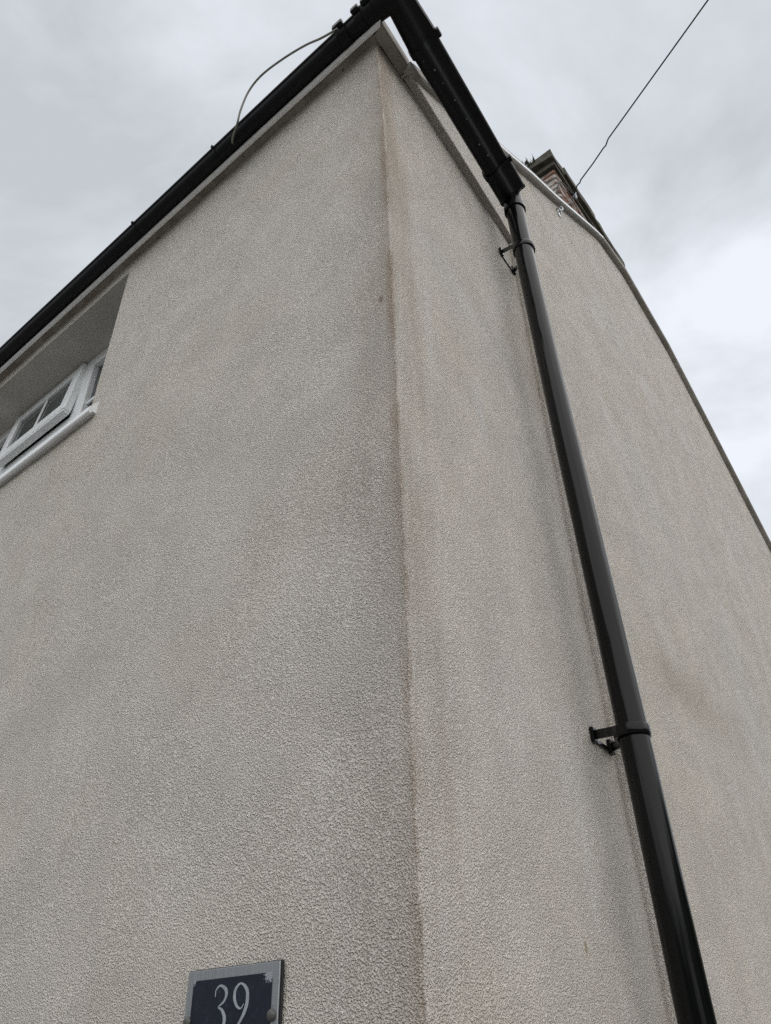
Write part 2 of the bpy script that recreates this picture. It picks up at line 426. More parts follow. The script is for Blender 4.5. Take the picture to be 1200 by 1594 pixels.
bm = B()                                        # unseen hill ring below the frame, added to darken the downpipe's reflections
rings = []
for r_, hgt in ((28, 0.0), (42, 5.0), (70, 13.0), (120, 22.0), (260, 30.0)):
    rings.append([Vector((r_ * math.cos(k * math.pi / 48), r_ * math.sin(k * math.pi / 48), -0.3 + hgt * (0.75 + 0.6 * noise.noise(Vector((math.cos(k * math.pi / 48) * 2, math.sin(k * math.pi / 48) * 2, hgt * .1))) + 0.10 * noise.noise(Vector((k * 1.3, hgt, 0)))))) for k in range(96)])
loft(bm, rings, cap=False)
tag(obj('reflection_hills', bm, M_REFL_HILL, None, smooth=3.2), kind='structure')

bm = B()                                        # unseen bank added to the east to reflect a dark band in the downpipe
rings = []
for dd, hgt in ((0.0, 0.0), (1.2, 3.4), (3.0, 5.6), (6.0, 6.4), (12.0, 4.0), (16.0, -0.3)):
    row = []
    for k in range(15):
        ang = math.radians(16 + k * 3.2)
        e = hgt * (0.92 + 0.22 * noise.noise(Vector((k * 0.7, dd, 1)))) * min(1.0, 0.25 + min(k, 14 - k) * 0.35)
        row.append(Vector((math.cos(ang) * (9.5 + dd), 1 + math.sin(ang) * (9.5 + dd), e - 0.1)))
    rings.append(row)
loft(bm, rings, closed=False)
tag(obj('reflection_bank', bm, M_REFL_HILL, None, smooth=3.2), kind='structure')

# ------------------------------------------------------------------ the house
house = empty('house', (0, 0, 0))
tag(house, 'cream rendered house corner with stained arris, gable wall and brick chimney', 'house')

CORN = [(-1.6, -0.004), (0.03, -0.004), (0.6, 0.003), (1.3, 0.0055), (1.8, 0.0045), (2.3, 0.005), (2.6, 0.0), (3.0, -0.012), (3.3, -0.016)]
def corner_dx(z): return lerp_table(CORN, z)
def wave(a, z, k):        # the plasterer's unevenness, a few millimetres
    return 0.0045 * noise.noise(Vector((a * 1.7, z * 1.3, 11.0 * k))) + 0.0018 * noise.noise(Vector((a * 6.0, z * 5.0, 7.0 + k)))
RA = 0.0045
def front_pt(x, z):
    fade = max(0.0, 1.0 + x / 0.35)
    return F(x + corner_dx(z) * fade, wave(x, z, 1) * min(1, -x / 0.08), z)
def side_pt(a, z, o=0.0):
    fade = max(0.0, 1.0 - a / 0.35)
    return SP(a, o + wave(a, z, 2) * min(1, a / 0.08) + corner_dx(z) * fade, z)
def grid(bm, us, vs, fn, skip=None):
    V = [[bm.verts.new(fn(u, v)) for v in vs] for u in us]
    for i in range(len(us) - 1):
        for j in range(len(vs) - 1):
            um, vm = (us[i] + us[i + 1]) / 2, (vs[j] + vs[j + 1]) / 2
            if skip and skip(um, vm): continue
            bm.faces.new((V[i][j], V[i + 1][j], V[i + 1][j + 1], V[i][j + 1]))
    return V

# window opening in the front wall
WX0, WX1, WZ0, WZ1, WD = -3.46, -1.505, 2.10, 2.955, 0.20
TOPZ = 3.035
zs = frange(-1.6, WZ0, 0.05) + frange(WZ0, WZ1, 0.05)[1:] + frange(WZ1, TOPZ, 0.03)[1:]
xs = frange(-6.0, WX0, 0.2) + frange(WX0, WX1, 0.1)[1:] + frange(WX1, -0.12, 0.06)[1:] + [-0.07, -0.03, -RA]
bm = B()
grid(bm, xs, zs, front_pt, lambda x, z: WX0 < x < WX1 and WZ0 < z < WZ1)
# rounded, slightly ragged arris, front half
zf = frange(-1.6, TOPZ, 0.012)
def arris(z, t):          # t 0..1 around the bead
    ang = t * (math.pi / 2)
    j = 0.0016 * noise.noise(Vector((0, z * 45, 3))) + 0.0014 * noise.noise(Vector((0, z * 110, 9)))
    k = RA + j
    c = F(-RA, RA, z) + Vector((corner_dx(z), 0, 0))
    return c + Vector((math.sin(ang) * k, -math.cos(ang) * k, 0))
def arris_front(z, t):
    return arris(z, t) if t > 0 else front_pt(-RA, z)
grid(bm, [0, 0.17, 0.34, 0.5], zf, lambda t, z: arris(z, t))
fw = obj('front_wall', bm, M_REND, house, smooth=0.9)

# window reveals and head
bm = B()
for a, b in (((WX1, WZ0), (WX1, WZ1)), ((WX0, WZ0), (WX0, WZ1)), ((WX0, WZ0), (WX1, WZ0))):
    n = 6
    for i in range(n):
        p = [(a[0] + (b[0] - a[0]) * k / n, a[1] + (b[1] - a[1]) * k / n) for k in (i, i + 1)]
        q = [front_pt(*p[0]), front_pt(*p[1]), F(p[1][0], WD + 0.08, p[1][1]), F(p[0][0], WD + 0.08, p[0][1])]
        bm.faces.new([bm.verts.new(v) for v in q])
obj('window_reveal', bm, M_SMOOTH, house)
bm = B()
us = frange(WX0, WX1, 0.1)
V = [[bm.verts.new(front_pt(x, WZ1)), bm.verts.new(F(x, 0.1, WZ1 - 0.004)), bm.verts.new(F(x, WD + 0.08, WZ1 + 0.001))] for x in us]
for a, b in zip(V, V[1:]):
    bm.faces.new((a[0], b[0], b[1], a[1])); bm.faces.new((a[1], b[1], b[2], a[2]))
obj('window_head', bm, M_SMOOTH, house, smooth=3.2)

# side wall: recessed panel between the corner and the step
LEDGE = 3.035
bm = B()
asd = [RA, 0.03, 0.07, 0.12] + frange(0.12, HA, 0.06)[1:]
grid(bm, asd, frange(-1.6, LEDGE, 0.05), lambda a, z: side_pt(a, z))
grid(bm, [0.5, 0.66, 0.83, 1.0], zf, lambda t, z: arris(z, t))
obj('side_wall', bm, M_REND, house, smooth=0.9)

# gable wall: the thicker render above the ledge and beyond the step
VERGE = [(0.03, 2.93), (0.209, 3.060), (0.60, 3.40), (1.192, 3.905), (1.50, 4.13), (1.891, 4.386), (2.40, 4.75), (2.709, 4.970), (2.864, 5.065),
         (3.349, 5.150), (4.132, 4.917), (4.715, 4.488), (5.756, 3.661), (6.60, 2.98)]
def vz(a): return lerp_table(VERGE, a)
def gable_pt(a, z):
    e = 0.0012 * noise.noise(Vector((a * 9, z * 9, 5)))
    if a <= HA: return SP(a, PROUD + wave(a, z, 3) * 0.6 + e, z)
    return GP(a, wave(a, z, 3) * min(1.0, (a - HA) / 0.3) + e, z)
bm = B()
ag = [x for x in frange(HA, 6.6, 0.09)]
zz = frange(-1.6, 2.9, 0.075)
V = grid(bm, ag, zz, gable_pt)
top = []
for a in ag:                                   # upper part follows the verge
    col = [bm.verts.new(gable_pt(a, 2.9 + (max(vz(a) + 0.01, 2.92) - 2.9) * k / 24)) for k in range(25)]
    top.append(col)
for a, b in zip(top, top[1:]):
    for k in range(24): bm.faces.new((a[k], b[k], b[k + 1], a[k + 1]))
al = frange(0.17, HA, 0.05)                    # the strip above the ledge
cols = []
for a in al:
    zl = LEDGE + 0.004 * noise.noise(Vector((a * 7, 2, 2)))
    zt = max(vz(a) + 0.01, zl + 0.004)
    cols.append([bm.verts.new(SP(a, -0.002, zl + 0.008))] + [bm.verts.new(gable_pt(a, zl + (zt - zl) * k / 14)) for k in range(15)])
for a, b in zip(cols, cols[1:]):
    for k in range(15): bm.faces.new((a[k], b[k], b[k + 1], a[k + 1]))
st = []                                        # face of the step facing the corner
for z in frange(-1.6, LEDGE, 0.03):
    j = 0.003 * noise.noise(Vector((1, z * 5, 4)))
    st.append([bm.verts.new(SP(HA - 0.004 + j, -0.004, z)), bm.verts.new(SP(HA - 0.001 + j * 0.5, PROUD * 0.6, z)), bm.verts.new(gable_pt(HA, z))])
for a, b in zip(st, st[1:]):
    for k in range(2): bm.faces.new((a[k], a[k + 1], b[k + 1], b[k]))
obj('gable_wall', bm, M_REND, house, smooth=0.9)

# roof: a slab that follows the verge, running back over the house
bm = B()
rings = []
for a, z in [(0.17, 3.028)] + VERGE[1:]:
    e = (SP(a, PROUD + 0.020, z + 0.046) if a <= HA else GP(a, 0.030, z + 0.046))
    rings.append([e, e + Vector((0, 0, 0.03)), Vector((-6.2, e.y, e.z + 0.03)), Vector((-6.2, e.y, e.z))])
first = rings[0]
loft(bm, rings)
obj('roof', bm, M_SLATE, house)
bm = B(); hexa(bm, [F(-6.15, -0.030, 3.105), F(0.030, -0.030, 3.105), SP(0.20, 0.030, 3.105), F(-6.15, 0.20, 3.105), F(-6.15, -0.030, 3.125), F(0.030, -0.030, 3.125), SP(0.20, 0.030, 3.125), F(-6.15, 0.20, 3.125)]); obj('eaves_board', bm, M_SOFF, house)

# verge: soffit strip and edge, in lengths with a visible butt joint
def verge_len(a0, a1, mat, hgt, over, name, trim=False):
    pts = sorted({a0, a1, *[a for a, _ in VERGE if a0 < a < a1]})
    rr, tr = [], []
    for a in pts:
        z = vz(a) + 0.0025 * noise.noise(Vector((a * 3, 1, 8)))
        f = (lambda o, zz, a=a: SP(a, PROUD + o, zz)) if a <= HA else (lambda o, zz, a=a: GP(a, o, zz))
        rr.append([f(-0.012, z), f(over - 0.008, z - 0.002), f(over, z + 0.006), f(over, z + hgt), f(over - 0.012, z + hgt + 0.004), f(-0.012, z + hgt)])
        tr.append([f(over - 0.004, z + hgt * 0.30), f(over + 0.006, z + hgt * 0.34), f(over + 0.006, z + hgt + 0.002), f(over - 0.004, z + hgt + 0.006)])
    b = B(); loft(b, rr); o = obj(name, b, mat, house)
    if trim: b = B(); loft(b, tr); obj('verge_trim', b, M_UPVC, house)
verge_len(0.135, 0.80, M_VERM, 0.040, 0.026, 'verge_board')
verge_len(0.803, 1.95, M_VERW, 0.030, 0.034, 'verge_board', True)
verge_len(1.954, 2.864, M_VERW, 0.030, 0.034, 'verge_board', True)
verge_len(2.868, 4.13, M_VERM, 0.050, 0.040, 'verge_board')
verge_len(4.134, 6.60, M_VERM, 0.050, 0.040, 'verge_board')

# fascia with a bevelled nose, soffit behind it, and the boxed return at the corner
FY, FO = -0.042, 0.040                          # fascia face on the front and on the side return
bm = B()
prof = [(-0.034, 3.020), (-0.044, 3.018), (-0.050, 3.020), (-0.053, 3.024), (-0.053, 3.030), (FY, 3.034), (FY, 3.19), (-0.034, 3.19)]
sag = lambda x: 0.004 * math.sin(x * 1.1 + 0.6)
rr = []
for x in frange(-6.1, FO, 0.25):
    rr.append([F(x, y, z + sag(x)) for y, z in prof])
rr[-1] = [F(FO + (0 if y <= FY + 0.01 else 0.0) + (-(y - FY)), y, z) for y, z in prof]
loft(bm, rr); obj('fascia', bm, M_FASC, house)
bm = B()
rr = [[F(x, -0.0345, 3.034 + sag(x)), F(x, 0.02, 3.031 + sag(x)), F(x, 0.02, 3.05), F(x, -0.0345, 3.05)] for x in frange(-6.1, -0.004, 0.25)]
loft(bm, rr); obj('soffit', bm, M_SOFF, house)
bm = B()
def RP(a, o, z): return SP(a, o, z)
rr = []
for a in (-0.045, 0.02, 0.08, 0.148):
    rr.append([RP(a, -0.004, 3.027), RP(a, FO - 0.004, 3.027 + 0.003), RP(a, FO, 3.036), RP(a, FO, 3.10), RP(a, -0.004, 3.10)])
rr[0] = [RP(-0.0415 + 0.018, -0.004, 3.027), RP(-0.0405, FO - 0.004, 3.030), RP(-0.0405, FO - 0.0005, 3.036), RP(-0.0405, FO - 0.0005, 3.10), RP(-0.0235, -0.004, 3.10)]
loft(bm, rr); obj('soffit_return', bm, M_SOFF, house)
bm = B(); fbox(bm, 0.1485, 0.158, -0.004, FO + 0.003, 3.015, 3.09, 0.002, fn=SP); obj('box_end', bm, M_VERM, house)

# ------------------------------------------------------------------ window (deep reveal, three lights)
def bars(bm, rects, y0, y1, bev=0.005):
    for (x0, x1, z0, z1) in rects: fbox(bm, x0, x1, y0, y1, z0, z1, bev)
    return bm
M1, M2 = (-2.165, -2.065), (-2.905, -2.805)
bm = B()
bars(bm, [(WX0, WX1, WZ1 - 0.062, WZ1 - 0.002), (WX0, WX1, WZ0, WZ0 + 0.06), (WX1 - 0.062, WX1, WZ0 + 0.06, WZ1 - 0.062), (WX0, WX0 + 0.062, WZ0 + 0.06, WZ1 - 0.062)], WD, WD + 0.07)
win = obj('window', bm, M_UPVC, house)
win['label'] = 'white plastic casement window with small top light ajar'
for m in (M1, M2):
    bm = B(); fbox(bm, m[0], m[1], WD - 0.002, WD + 0.066, WZ0 + 0.06, WZ1 - 0.062, 0.005); obj('mullion', bm, M_UPVC, win)
bm = B(); fbox(bm, M2[1], M1[0], WD - 0.001, WD + 0.064, 2.515, 2.585, 0.005); obj('transom', bm, M_UPVC, win)
for x0, x1, z0, z1 in ((M1[1], WX1 - 0.062, WZ0 + 0.06, WZ1 - 0.062), (WX0 + 0.062, M2[0], WZ0 + 0.06, WZ1 - 0.062), (M2[1], M1[0], WZ0 + 0.06, 2.515)):
    bm = B(); fbox(bm, x0 - 0.004, x1 + 0.004, WD + 0.030, WD + 0.042, z0 - 0.004, z1 + 0.004); obj('pane', bm, M_GLASS, win)
    bm = B()
    if z1 > 2.6:
        fbox(bm, x0, x1, WD + 0.018, WD + 0.0295, 2.62, 2.64, 0.002)
    fbox(bm, (x0 + x1) / 2 - 0.009, (x0 + x1) / 2 + 0.009, WD + 0.0175, WD + 0.029, z0, z1, 0.002)
    obj('glazing_bar', bm, M_UPVC, win)
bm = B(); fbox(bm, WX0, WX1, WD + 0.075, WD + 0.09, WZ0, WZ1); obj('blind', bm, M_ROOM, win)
# top-hung sash standing a little open
SX0, SX1, ST, SL, SA = -2.800, -2.140, 2.942, 0.352, math.radians(5.5)
def SF(x, y, z):      # y: depth from the sash face, z: distance down from the hinge
    return F(x, WD - 0.020 - z * math.sin(SA) + y * math.cos(SA), ST - z * math.cos(SA) - y * math.sin(SA))
bm = B()
sw = 0.062
for x0, x1, a, b in ((SX0, SX0 + sw, 0, SL), (SX1 - sw, SX1, 0, SL)):
    fbox(bm, x0, x1, 0, 0.042, a, b, 0.005, fn=SF)
for a, b in ((0.0, sw), (SL - sw, SL)):
    fbox(bm, SX0 + sw, SX1 - sw, 0.0008, 0.0412, a, b, 0.004, fn=SF)
sash = obj('sash', bm, M_UPVC, win); sash['label'] = 'white top light of the window standing ajar'
bm = B(); fbox(bm, SX0 + sw - 0.005, SX1 - sw + 0.005, 0.016, 0.030, sw - 0.005, SL - sw + 0.005, fn=SF); obj('pane', bm, M_GLASS, win)
xm = (SX0 + SX1) / 2
bm = B(); fbox(bm, xm - 0.010, xm + 0.010, 0.008, 0.0155, sw, SL - sw, 0.002, fn=SF); obj('glazing_bar', bm, M_UPVC, win)
bm = B(); fbox(bm, SX0 + 0.006, SX1 - 0.006, 0.004, 0.040, SL + 0.0005, SL + 0.012, 0.001, fn=SF); obj('drip_rail', bm, M_UPVC, win)
# sill with a drip nose
bm = B()
prof = [(0.30, 2.098), (-0.026, 2.046), (-0.032, 2.040), (-0.032, 2.018), (-0.028, 2.013), (-0.018, 2.013), (-0.018, 2.022), (0.004, 2.024), (0.004, 2.050), (0.30, 2.085)]
x_in0, x_in1 = WX0 - 0.05, -1.448
loft(bm, [[F(x, min(y, 0.004) if x in (x_in0, x_in1) else y, z) for y, z in prof] for x in (x_in0, x_in0 + 0.05, WX1 - 0.001, x_in1)])
obj('sill', bm, M_UPVC, win)

# ------------------------------------------------------------------ chimney on the ridge
CX1, CX0 = HINGE.x - 0.160, HINGE.x - 0.760      # brick faces
CY0, CY1, CZ0, CZ1 = 2.80, 4.19, 4.62, 6.235
bm = B(); ins = 0.012
hexa(bm, [Vector((x, y, z + EYE)) for z in (CZ0, CZ1) for x, y in ((CX0 + ins, CY0 + ins), (CX1 - ins, CY0 + ins), (CX1 - ins, CY1 - ins), (CX0 + ins, CY1 - ins))])
chim = obj('chimney', bm, M_MORT, house)
chim['label'] = 'old brick chimney with flaking white mortar and blackened cap'
def brick_mesh(l, d, h, seed):
    rnd = random.Random(seed); b = B()
    bmesh.ops.create_cube(b, size=1.0)
    for v in b.verts: v.co = Vector((v.co.x * l, v.co.y * d, v.co.z * h))
    bmesh.ops.bevel(b, geom=list(b.edges), offset=0.006, segments=1, affect='EDGES')
    for v in b.verts: v.co += Vector((rnd.uniform(-.003, .003), rnd.uniform(-.003, .003), rnd.uniform(-.003, .003)))
    bmesh.ops.recalc_face_normals(b, faces=b.faces)
    me = bpy.data.meshes.new('brick'); b.to_mesh(me); b.free(); me.materials.append(M_BRICK); return me
full = [brick_mesh(0.205, 0.05, 0.048, k) for k in range(4)]
half = [brick_mesh(0.092, 0.05, 0.048, 10 + k) for k in range(3)]
crs = 0.0755
rows = int((CZ1 - CZ0) / crs)
for r in range(rows):
    z = CZ1 - 0.036 - r * crs
    if z < 4.95: break
    for face in ('front', 'side'):
        L = (CX1 - CX0) if face == 'front' else (CY1 - CY0)
        u = 0.0; first = True
        k = r + (face == 'side')
        while u < L - 0.06:
            want = 0.1 if (first and k % 2) else 0.216
            if L - u < 0.17: want = 0.1
            me = random.choice(half if want < 0.15 else full)
            c = u + want / 2
            if c + want / 2 > L + 0.01: break
            o = bpy.data.objects.new('brick', me); COL.objects.link(o); o.parent = chim
            pr = random.uniform(-0.005, 0.004)
            if face == 'front':
                o.location = (CX1 - c, CY0 + 0.025 - pr, z + EYE + random.uniform(-.003, .003))
                o.rotation_euler = (random.uniform(-.02, .02), random.uniform(-.02, .02), random.uniform(-.02, .02))
            else:
                o.location = (CX1 - 0.025 + pr, CY0 + c, z + EYE + random.uniform(-.003, .003))
                o.rotation_euler = (random.uniform(-.02, .02), random.uniform(-.02, .02), math.pi / 2 + random.uniform(-.02, .02))
            u += want; first = False
def rough_slab(x0, x1, y0, y1, z0, z1, seed, amp=0.008):
    b = B(); rnd = random.Random(seed)
    bmesh.ops.create_cube(b, size=1.0)
    bmesh.ops.subdivide_edges(b, edges=list(b.edges), cuts=5, use_grid_fill=True)
    for v in b.verts:
        p = Vector((x0 + (v.co.x + .5) * (x1 - x0), y0 + (v.co.y + .5) * (y1 - y0), z0 + (v.co.z + .5) * (z1 - z0) + EYE))
        v.co = p + Vector((noise.noise(p * 9 + Vector((seed, 0, 0))), noise.noise(p * 9 + Vector((0, seed, 0))), noise.noise(p * 9 + Vector((0, 0, seed))))) * amp
    return b
hx = HINGE.x
obj('cap_slab', rough_slab(hx - 0.79, hx - 0.138, CY0 - 0.028, CY1 + 0.03, 6.236, 6.300, 1), M_CAP, chim)
obj('cap_slab', rough_slab(hx - 0.82, hx - 0.124, CY0 - 0.075, CY0 + 0.155, 6.303, 6.40, 2), M_CAP, chim)
obj('cap_slab', rough_slab(hx - 0.82, hx - 0.108, CY0 + 0.16, CY0 + 0.78, 6.302, 6.41, 3), M_CAP, chim)
obj('cap_slab', rough_slab(hx - 0.82, hx - 0.113, CY0 + 0.784, CY1 + 0.065, 6.304, 6.40, 4, 0.012), M_CAP, chim)
bm = B()
rnd = random.Random(5)
for k in range(70):                              # dry moss and weeds on the front of the cap
    c = Vector((hx - rnd.uniform(0.28, 0.50), CY0 - rnd.uniform(0.05, 0.10), 6.37 + rnd.uniform(-0.03, 0.05) + EYE))
    t_ = Vector((rnd.uniform(-.5, .5), rnd.uniform(-1, .2), rnd.uniform(.1, 1))).normalized() * rnd.uniform(0.03, 0.075)
    w_ = t_.orthogonal().normalized() * rnd.uniform(0.004, 0.010)
    bm.faces.new([bm.verts.new(c - w_), bm.verts.new(c + w_), bm.verts.new(c + t_)])
o = obj('moss', bm, M_MOSS, chim); o['kind'] = 'stuff'

# ------------------------------------------------------------------ rain gutter: front run, corner, side run to the outlet
gut = empty('rain_gutter', F(0.12, -0.085, 3.0))
tag(gut, 'black plastic rain gutter wrapping the eaves corner above the front wall', 'gutter')
GZ, RF, RS, GY, GO = 3.060, 0.034, 0.054, -0.0775, 0.122
def trough_ring(P, out, R, th=0.003, lip=0.006):
    """half-round section at point P; out = outward horizontal unit vector"""
    o_, i_ = [], []
    n = 14
    for k in range(n + 1):
        a = math.pi * k / n
        d = out * math.cos(a) + Vector((0, 0, -1)) * math.sin(a)
        o_.append(P + d * R); i_.append(P + d * (R - th))
    o_ = [P + out * (R + lip) + Vector((0, 0, 0.004)), P + out * (R + lip) + Vector((0, 0, -0.004))] + o_[1:-1] + [P - out * R + Vector((0, 0, -0.004)), P - out * R + Vector((0, 0, 0.004))]
    return o_ + [P - out * (R - th) + Vector((0, 0, 0.004))] + i_[::-1][1:-1] + [P + out * (R - th) + Vector((0, 0, 0.004))]
OGEE = [(1.10, 0.16), (1.10, -0.06), (1.02, -0.16), (0.70, -0.24), (0.40, -0.40), (0.22, -0.66), (0.05, -0.90), (-0.22, -1.02), (-0.58, -1.0), (-0.84, -0.86), (-0.96, -0.60), (-1.0, -0.20), (-1.0, 0.16)]
def ogee_ring(P, out, R, th=0.003, lip=0.006):
    k = (R - th * 1.3) / R
    o_ = [P + out * (x * R) + Vector((0, 0, z * R)) for x, z in OGEE]
    i_ = [P + out * (x * R * k) + Vector((0, 0, max(z * R * k, z * R if z > 0 else -9))) for x, z in OGEE]
    return o_ + i_[::-1]
outF = Vector((0, -1, 0))
diag = (outF + N).normalized()
gsag = lambda x: -0.006 * math.sin((x + 0.3) * 1.5) ** 2
CORNER = F(0.127, GY, GZ)
def front_g(x): return F(x, GY, GZ + gsag(x))
bm = B(); loft(bm, [trough_ring(front_g(x), outF, RF) for x in frange(-6.15, 0.02, 0.2)]); obj('gutter_trough', bm, M_GUT, gut, smooth=0.6)
AE = 0.800
def side_g(a): return SP(a, GO, GZ + 0.01 - 0.02 * max(0, a))
bm = B(); loft(bm, [ogee_ring(side_g(a), N, RS) for a in frange(0.05, AE - 0.07, 0.1)]); obj('gutter_trough', bm, M_GUT, gut, smooth=0.6)
# moulded corner angle, a little larger than the troughs, mitred on the diagonal
bm = B()
c_ang = math.acos(max(-1, min(1, outF.dot(diag))))
Cp = F(0.0, GY, GZ)
# intersection of the two centre lines
tt = (Cp.y - (N * GO).y) / S.y
Cx = (S * tt + N * GO).x
Cn = F(Cx, GY, GZ + 0.003)
def rs(ring, n=13):
    L = [0.0]
    for a, b in zip(ring, ring[1:]): L.append(L[-1] + (b - a).length)
    out = []
    for k in range(n):
        t = L[-1] * k / (n - 1)
        i = next((j for j in range(len(L) - 1) if L[j + 1] >= t - 1e-9), len(L) - 2)
        out.append(ring[i].lerp(ring[i + 1], (t - L[i]) / max(1e-9, L[i + 1] - L[i])))
    return out
def shell(outer, C0, th=0.004):
    return outer + [p + ((C0 - p).normalized() * th) for p in outer[::-1]]
half_out = lambda P, out, R: [P + out * (R + 0.006) + Vector((0, 0, 0.006))] + [P + (out * math.cos(math.pi * k / 14) + Vector((0, 0, -1)) * math.sin(math.pi * k / 14)) * R for k in range(1, 14)] + [P - out * R + Vector((0, 0, 0.006))]
ringF = shell(rs(half_out(front_g(-0.005), outF, RF + 0.005)), front_g(-0.005))
def ogee_out(P, out, R): return [P + out * (x * R) + Vector((0, 0, z * R)) for x, z in OGEE]
RM = (RF + RS) / 2 + 0.005
ringM = [(p + q) / 2 for p, q in zip(rs(half_out(Cn, diag, RM)), rs(ogee_out(Cn, diag, RM)))]
ringM = shell([Cn + (p - Cn).dot(diag) / math.cos(c_ang) * diag + Vector((0, 0, (p - Cn).z)) for p in ringM], Cn)
ringS = shell(rs(ogee_out(side_g(0.115), N, RS + 0.004)), side_g(0.115))
loft(bm, [ringF, [ (a + b) / 2 for a, b in zip(ringF, ringM)], ringM, [(a + b) / 2 for a, b in zip(ringM, ringS)], ringS])
obj('corner_angle', bm, M_GUT, gut, smooth=0.6)
def strap(P, out, R, w, along, name, knob=1.0, ring=None):
    ring = ring or trough_ring
    b = B()
    loft(b, [ring(P + along * k, out, R, 0.004, 0.010) for k in (-w / 2, w / 2)])
    fk = P + out * (R + 0.006)
    hexa(b, [fk + along * sx * w * 0.55 + out * q * knob + Vector((0, 0, zq * knob)) for zq in (-0.012, 0.014) for sx, q in ((-1, -.008), (1, -.008), (1, .009), (-1, .009))], 0.003)
    return obj(name, b, M_GUT, gut, smooth=0.6)
X1 = Vector((1, 0, 0))
for x, w in ((-0.095, 0.042), (-0.012, 0.030), (0.034, 0.030)):
    strap(front_g(x), outF, RF + 0.008, w, X1, 'union_clip')
for x in (-0.80, -1.345, -3.3, -4.1):
    strap(front_g(x), outF, RF + 0.002, 0.010, X1, 'gutter_bracket', 0.6)
strap(side_g(0.118), N, RS + 0.006, 0.030, S, 'union_clip', 0.9, ogee_ring)
# running outlet at the end: deeper body, spigot, stop end
bm = B()
loft(bm, [ogee_ring(side_g(a), N, RS + 0.005, 0.004) for a in (AE - 0.095, AE - 0.03, AE + 0.048)])
obj('outlet_body', bm, M_GUT, gut, smooth=0.6)
bm = B()
pe = side_g(AE + 0.050)
hull = ogee_ring(pe, N, RS + 0.007, 0.004)[:13]
loft(bm, [hull, [p + S * 0.006 for p in hull]]); obj('stop_end', bm, M_GUT, gut)
strap(side_g(AE - 0.095), N, RS + 0.008, 0.024, S, 'union_clip', 0.8, ogee_ring)
bm = B()
for k, (a, o) in enumerate(((0.26, 0.12), (0.34, 0.125), (0.20, 0.118), (0.43, 0.128), (0.55, 0.12), (0.61, 0.127), (0.15, 0.10))):
    p = side_g(a) - Vector((0, 0, RS + 0.001)) + N * (o - GO)
    bmesh.ops.create_icosphere(bm, subdivisions=1, radius=0.0028 + 0.0006 * (k % 3), matrix=Matrix.Translation(p))
o = obj('water_drop', bm, M_COAX, gut, smooth=3.2); o['kind'] = 'stuff'

# ------------------------------------------------------------------ downpipe
PA, PO, PR = 0.868, 0.117, 0.0390
dp = empty('downpipe', SP(PA, PO, -1.58))
tag(dp, 'glossy black round plastic downpipe standing off the rendered side wall', 'downpipe')
PT = GZ - RS - 0.045
bm = B()
zl = frange(-1.55, PT, 0.08)
sweep(bm, [SP(PA + 0.0035 * math.sin(z * 1.7), PO + 0.002 * math.sin(z * 2.3), z) for z in zl], PR, 36)
obj('pipe', bm, M_PIPE, dp, smooth=0.8)
bm = B()
sweep(bm, [SP(PA - 0.002, PO, PT - 0.03 + k) for k in (0, 0.002, 0.030, 0.034, 0.10)], [PR + 0.005, PR + 0.0075, PR + 0.0075, PR + 0.004, PR + 0.004], 36)
obj('outlet_spigot', bm, M_PIPE, dp, smooth=0.6)
def clip(zr, zf, fa0, fa1):
    c = SP(PA, PO, zr)
    b = B()
    prof = [(PR + 0.0005, -0.014), (PR + 0.006, -0.014), (PR + 0.0075, -0.010), (PR + 0.0075, 0.010), (PR + 0.006, 0.014), (PR + 0.0005, 0.014)]
    rings = [[c + (N * math.cos(t) + S * math.sin(t)) * r + Vector((0, 0, h)) for r, h in prof] for t in [2 * math.pi * k / 40 for k in range(40)]]
    loft(b, rings + [rings[0]], cap=False); bmesh.ops.remove_doubles(b, verts=b.verts, dist=1e-6)
    ring = obj('pipe_clip', b, M_PIPE, dp, smooth=0.6)
    for fa, sgn in ((fa0, -1), (fa1, 1)):
        b = B()
        e = SP(PA + sgn * (PR + 0.002), PO - 0.012, zr)
        g = SP(fa, 0.010, zf)
        d = (g - e).normalized(); sd_ = d.cross(Vector((0, 0, 1))).normalized() * 0.005
        upq = Vector((0, 0, 0.012))
        hexa(b, [e - sd_ - upq, e + sd_ - upq, g + sd_ - upq, g - sd_ - upq, e - sd_ + upq, e + sd_ + upq, g + sd_ + upq, g - sd_ + upq], 0.002)
        e2 = SP(fa, 0.006, zf); 
        hexa(b, [e2 + S * a + N * o + Vector((0, 0, h)) for h in (-0.020, 0.020) for a, o in ((-.013, -.006), (.013, -.006), (.013, .006), (-.013, .006))], 0.002)
        obj('clip_arm', b, M_PIPE, dp)
    b = B()
    hexa(b, [SP(a, o, zf + h) for h in (-0.016, -0.006) for a, o in ((fa0, 0.001), (fa1, 0.001), (fa1, 0.007), (fa0, 0.007))])
    obj('clip_back_bar', b, M_PIPE, dp)
clip(0.628, 0.655, 0.902, 1.030)
clip(2.66, 2.79, 0.912, 1.030)

